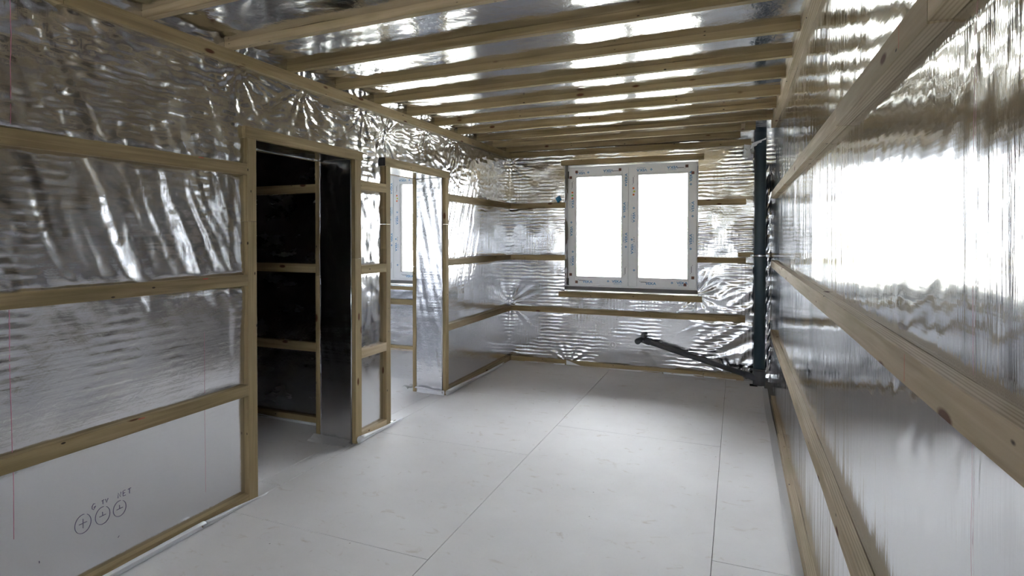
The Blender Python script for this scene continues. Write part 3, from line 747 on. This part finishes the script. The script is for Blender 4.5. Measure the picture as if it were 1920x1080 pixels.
curl('foil_curl', wall_left, MEMB, (XLf + 0.002, 3.325, 0), (XLf, 3.93, 0), (1, 0, 0), 0.030, 0.008, cl, seedo=2)
curl('foil_curl', wall_left, MEMB, (XLf, 4.655, 0), (XLf, 6.05, 0), (1, 0, 0), 0.028, 0.013, cl, seedo=1)
curl('foil_curl', wall_left, MEMB, (XI + 0.01, D2[1] - 0.002, 0.004), (XLf - 0.01, D2[1] - 0.006, 0), (0, -1, 0), 0.030, 0.026, 'white rolled foil edge at the foot of the jamb', 190)
curl('foil_curl', wall_left, MEMB_G, (XI - 0.045, 4.58, 0), (XI - 0.045, 4.70, 0), (-1, 0, 0), 0.035, 0.03, 'grey upturned foil flap behind the jamb', 120, start=-20)
crumple('foil_flap', wall_left, MEMB_G, (XI - 0.06, D1[1] + 0.0, 0.03), (0.33, 0.01, -0.006), (0.01, -0.085, -0.026), 10, 4, 0.004, 21, label='crumpled foil spread on the floor at the first jamb')
crumple('foil_flap', wall_left, FOIL_B, (XL + 0.0, D2[0] - 0.02, 0.012), (0.045, 0.10, 0.0), (-0.03, 0.06, -0.008), 6, 4, 0.004, 23)
curl('foil_curl', wall_back, MEMB, (-2.36, YBf, 0), (-1.86, YBf + 0.002, 0), (0, -1, 0), 0.004, 0.011, cl)
curl('foil_curl', wall_back, MEMB, (-1.66, YBf, 0), (-0.75, YBf, 0), (0, -1, 0), 0.005, 0.010, cl, seedo=3)
curl('foil_curl', wall_back, MEMB, (-0.74, YBf - .002, 0), (-0.33, YBf, 0), (0, -1, 0), 0.012, 0.013, cl, seedo=3)
curl('foil_curl', wall_back, MEMB, (-0.32, YBf, 0), (0.0, YBf, 0), (0, -1, 0), 0.009, 0.004, cl)
# pointed scrap lifted over the floor batten
bm = bmesh.new(); q = [bm.verts.new(p) for p in ((-1.842, YBf - 0.004, 0.062), (-1.84, YBf - 0.012, 0.012), (-1.64, YBf - 0.012, 0.004), (-1.70, YBf - 0.006, 0.020))]; bm.faces.new(q)
link('foil_scrap', mesh_of(bm, 's'), wall_back, MEMB)['label'] = 'pointed white scrap over the floor batten'
curl('foil_curl', wall_partition, MEMB, (-4.6, YP - T, 0), (XI - 0.09, YP - T - 0.004, 0), (0, -1, 0), 0.018, 0.012, 'white curled foil edge in the dark room')
curl('foil_curl', wall_back, MEMB, (-5.2, YBf, 0), (-3.0, YBf, 0), (0, -1, 0), 0.012, 0.012, cl)
def h_flap(u, v): return 0.006 + 0.006 * pn(u / 0.5, v / 0.05, 71) + 0.010 * sst(0.262, 0.235, v) * (0.5 + pn(u / 0.3, 0.3 + 0 * v, 72))
sheet('floor_flap', wall_right, MEMB_G, lambda u, v, h: (v + 0.008 * pn(u / 0.7, 0 * u + .5, 73), u, np.maximum(h, 0.002)), Y0 + 0.02, 6.05, 0.236, 0.284, 0.012, h_flap, label='greyish foil lip lying along the right edge of the floor')

# ------------------------------------------------------------------ pen marks and chalk lines
def strokes(name, parent, mat, lines, fmap, wd, label=None):
    """each line a list of (u, v); drawn as a thin raised ribbon"""
    bm = bmesh.new()
    for pts in lines:
        pv = None
        for i, (u, v_) in enumerate(pts):
            a = pts[max(0, i - 1)]; b_ = pts[min(len(pts) - 1, i + 1)]; dx, dy = b_[0] - a[0], b_[1] - a[1]
            L = math.hypot(dx, dy) or 1; nx, ny = -dy / L * wd / 2, dx / L * wd / 2
            q = (bm.verts.new(fmap(u + nx, v_ + ny)), bm.verts.new(fmap(u - nx, v_ - ny)))
            if pv: bm.faces.new((pv[0], pv[1], q[1], q[0]))
            pv = q
    o = link(name, mesh_of(bm, name), parent, mat)
    if label: o['label'] = label
    return o
def mL(u, v_): return (XL + float(h_left(np.array([u]), np.array([v_]))[0]) + 0.0012, u, v_)
def mR(u, v_): return (XR_ - float(h_right(np.array([u]), np.array([v_]))[0]) - 0.0012, u, v_)
def mB(u, v_): return (u, YB - float(h_back(np.array([u]), np.array([v_]))[0]) - 0.0012, v_)
def circ(cu, cv, ru, rv, t0=80, sweep=340, tilt=0.0):
    return [(cu + ru * math.cos(R(t0 + sweep * k / 30)), cv + rv * math.sin(R(t0 + sweep * k / 30)) + tilt * math.cos(R(t0 + sweep * k / 30))) for k in range(31)]
def plus(cu, cv, s): return [[(cu - s, cv), (cu + s, cv + .001)], [(cu, cv - s * 1.3), (cu, cv + s * 1.2)]]
SO = 0.0034
for (y, z, s2, tee) in ((1.522, 0.277, 0.040, 0), (1.602, 0.276, 0.038, 1), (1.675, 0.274, 0.035, 1)):
    ln = [circ(y, z, s2 * 0.80, s2)]
    ln += plus(y, z + 0.002, 0.016) if not tee else [[(y - .014, z - .002), (y + .014, z)], [(y, z - .001), (y - .001, z + .016)]]
    strokes('pen_circle', wall_left, INK, ln, mL, 0.0020, 'pen-drawn circle with a cross inside')
def glyphs(u0, v0, h, txt):
    G = {'G': [[(.8, .9), (.45, 1), (.1, .6), (.1, .2), (.4, 0), (.75, .3), (.95, .5)], [(.45, .35), (.95, .5)]],
         'T': [[(0, .9), (.9, 1)], [(.45, .95), (.45, 0)]], 'V': [[(0, 1), (.35, 0), (.9, 1)]], 'N': [[(0, 0), (.05, 1), (.7, .05), (.8, 1)]],
         'E': [[(.7, 1), (0, .95), (0, 0), (.75, .05)], [(0, .5), (.6, .55)]]}
    ls = []
    for k, ch in enumerate(txt):
        for st in G[ch]: ls.append([(u0 + (k * 1.15 + a * .85) * h * .8, v0 + b_ * h) for a, b_ in st])
    return ls
strokes('pen_writing', wall_left, INK, glyphs(1.557, 0.318, 0.026, 'G'), mL, 0.0023, 'pen-written letter G')
strokes('pen_writing', wall_left, INK, glyphs(1.598, 0.325, 0.018, 'TV'), mL, 0.0023, 'pen-written letters TV')
strokes('pen_writing', wall_left, INK, glyphs(1.668, 0.323, 0.024, 'NET'), mL, 0.0023, 'pen-written letters NET')
strokes('pen_tick', wall_left, INK, [[(1.36, 0.196), (1.36, 0.205)], [(1.666, 0.145), (1.672, 0.152)]], mL, 0.002)
seg = lambda y, z0, z1: [(y + 0.002 * math.sin(3 * z), z) for z in np.linspace(z0, z1, 16)]
strokes('chalk_line', wall_left, CHALK, [seg(1.274, 0.335, 0.60), seg(1.272, 0.672, 1.22), seg(1.278, 1.93, 2.43)], mL, 0.0014, 'faint red chalk line')
strokes('chalk_line', wall_left, CHALK, [seg(2.114, 0.16, 0.60), seg(2.114, 0.68, 1.0)], mL, 0.0009, 'faint red chalk line')
strokes('chalk_line', wall_right, CHALK, [seg(1.003, 0.05, 0.59), seg(1.003, 0.67, 1.225), seg(1.003, 1.30, 1.84)], mR, 0.0010, 'thin red chalk line')
strokes('red_mark', wall_right, REDM, [[(1.214, 1.236), (1.213, 1.286)]], lambda u, v_: (XRf - 0.0022, u, v_), 0.0022, 'red pencil line on the batten')
strokes('red_mark', wall_right, REDM, [[(1.275, 1.86), (1.275, 1.905)]], lambda u, v_: (XRf - 0.0022, u, v_), 0.0022, 'red pencil line on the batten')
for (y, z) in ((2.06, 1.905), (2.08, 1.283), (1.74, 0.662)):
    strokes('red_mark', wall_left, REDM, [[(y, z), (y + .03, z)]], lambda u, v_: (XLf + 0.0018, u, v_), 0.004, 'red pencil dash on the batten')
for (x, z) in ((-2.191, 0.282), (-1.692, 0.272), (-1.305, 0.270)):
    strokes('pen_circle', wall_back, INK, [circ(x, z, 0.036, 0.036)] + plus(x, z, 0.012), mB, 0.0025, 'faint pen-drawn circle with a cross')
q = crumple('blue_tape', wall_back, BLUE_S, (-1.985, 6.322, 1.955), (0.045, -0.002, 0.03), (0.022, 0, -0.05), 3, 3, 0.002, 4, label='small blue tape scrap on the foil')

# ------------------------------------------------------------------ outdoors, seen through the windows
gm = bmesh.new(); bmesh.ops.create_grid(gm, x_segments=60, y_segments=60, size=150)
for v_ in gm.verts: v_.co.z = 0.25 * float(pn(v_.co.x / 12, v_.co.y / 12, 80))
ground = link('ground', mesh_of(gm, 'ground'), None, GRASS, True); ground.location = (0, 60, -1.6)
tag(ground, 'pale dry grass field outside the windows', kind='structure')
def leaf_mesh(name, mat, rx, rz, z0, n_, sz, seed):
    rs = random.Random(seed); bm = bmesh.new()
    for _ in range(n_):
        a, e, r = rs.uniform(0, 2 * math.pi), rs.uniform(-1, 1), rs.random() ** 0.4
        c = Vector((rx * r * math.cos(a) * math.sqrt(1 - e * e), rx * r * math.sin(a) * math.sqrt(1 - e * e), z0 + rz * r * e))
        d1_ = Vector((rs.gauss(0, 1), rs.gauss(0, 1), rs.gauss(0, 1))).normalized() * sz
        d2_ = d1_.cross(Vector((rs.gauss(0, 1), rs.gauss(0, 1), rs.gauss(0, 1)))).normalized() * sz * .6
        bm.faces.new([bm.verts.new(c + d1_), bm.verts.new(c + d2_), bm.verts.new(c - d1_), bm.verts.new(c - d2_)])
    me = bpy.data.meshes.new(name); bm.to_mesh(me); bm.free(); me.materials.append(mat); return me
LM = [leaf_mesh('crown_a', LEAF_G, 2.4, 2.4, 3.2, 700, 0.28, 1), leaf_mesh('crown_b', LEAF_Y, 1.5, 1.6, 2.4, 500, 0.16, 2)]
bm = bmesh.new(); tube(bm, [(0, 0, -.2), (.05, 0, 1.4), (0, .06, 3.2)], [0.14, 0.10, 0.05], 8); TR = mesh_of(bm, 'trunk'); TR.materials.append(BARK)
for k, (x, y, s2, kd, lab) in enumerate([(-5.6, 33, 1.0, 1, 'yellowish bush at the left edge of the right window pane'),
        (-17.4, 64, 1.0, 0, 'pale tree beyond the field, left one in the left pane of the main window'),
        (-13.2, 76, 1.1, 0, 'pale tree beyond the field, right one in the left pane of the main window'),
        (-8.6, 66, 1.0, 0, 'pale tree beyond the field, left one in the right pane of the main window'),
        (-5.2, 80, 1.15, 0, 'pale tree beyond the field, right one in the right pane of the main window'),
        (-41.5, 64, 1.2, 0, 'pale tree beyond the field, seen through the far-room window')]):
    t = empty('bush' if kd else 'tree', (x, y, -1.6)); t.scale = (s2, s2, s2); t.rotation_euler = (0, 0, k * 1.3)
    tag(t, lab, 'bush' if kd else 'tree', None if kd else 'distant trees across the field')
    for nm, me in (('crown', LM[kd]), ('trunk', TR)):
        c = bpy.data.objects.new(nm, me); COL.objects.link(c); c.parent = t
box = empty('utility_box', (-4.2 - 2.9, 46.5, -1.6))
tag(box, 'small white box standing in the field outside the right window pane', 'box')
boxes('cabinet', [((-0.45, -0.3, 0), (0.45, 0.3, 0.98))], SHED, box, 0.02)
boxes('lid', [((-0.49, -0.34, 0.98), (0.49, 0.34, 1.04))], SHED, box, 0.01)
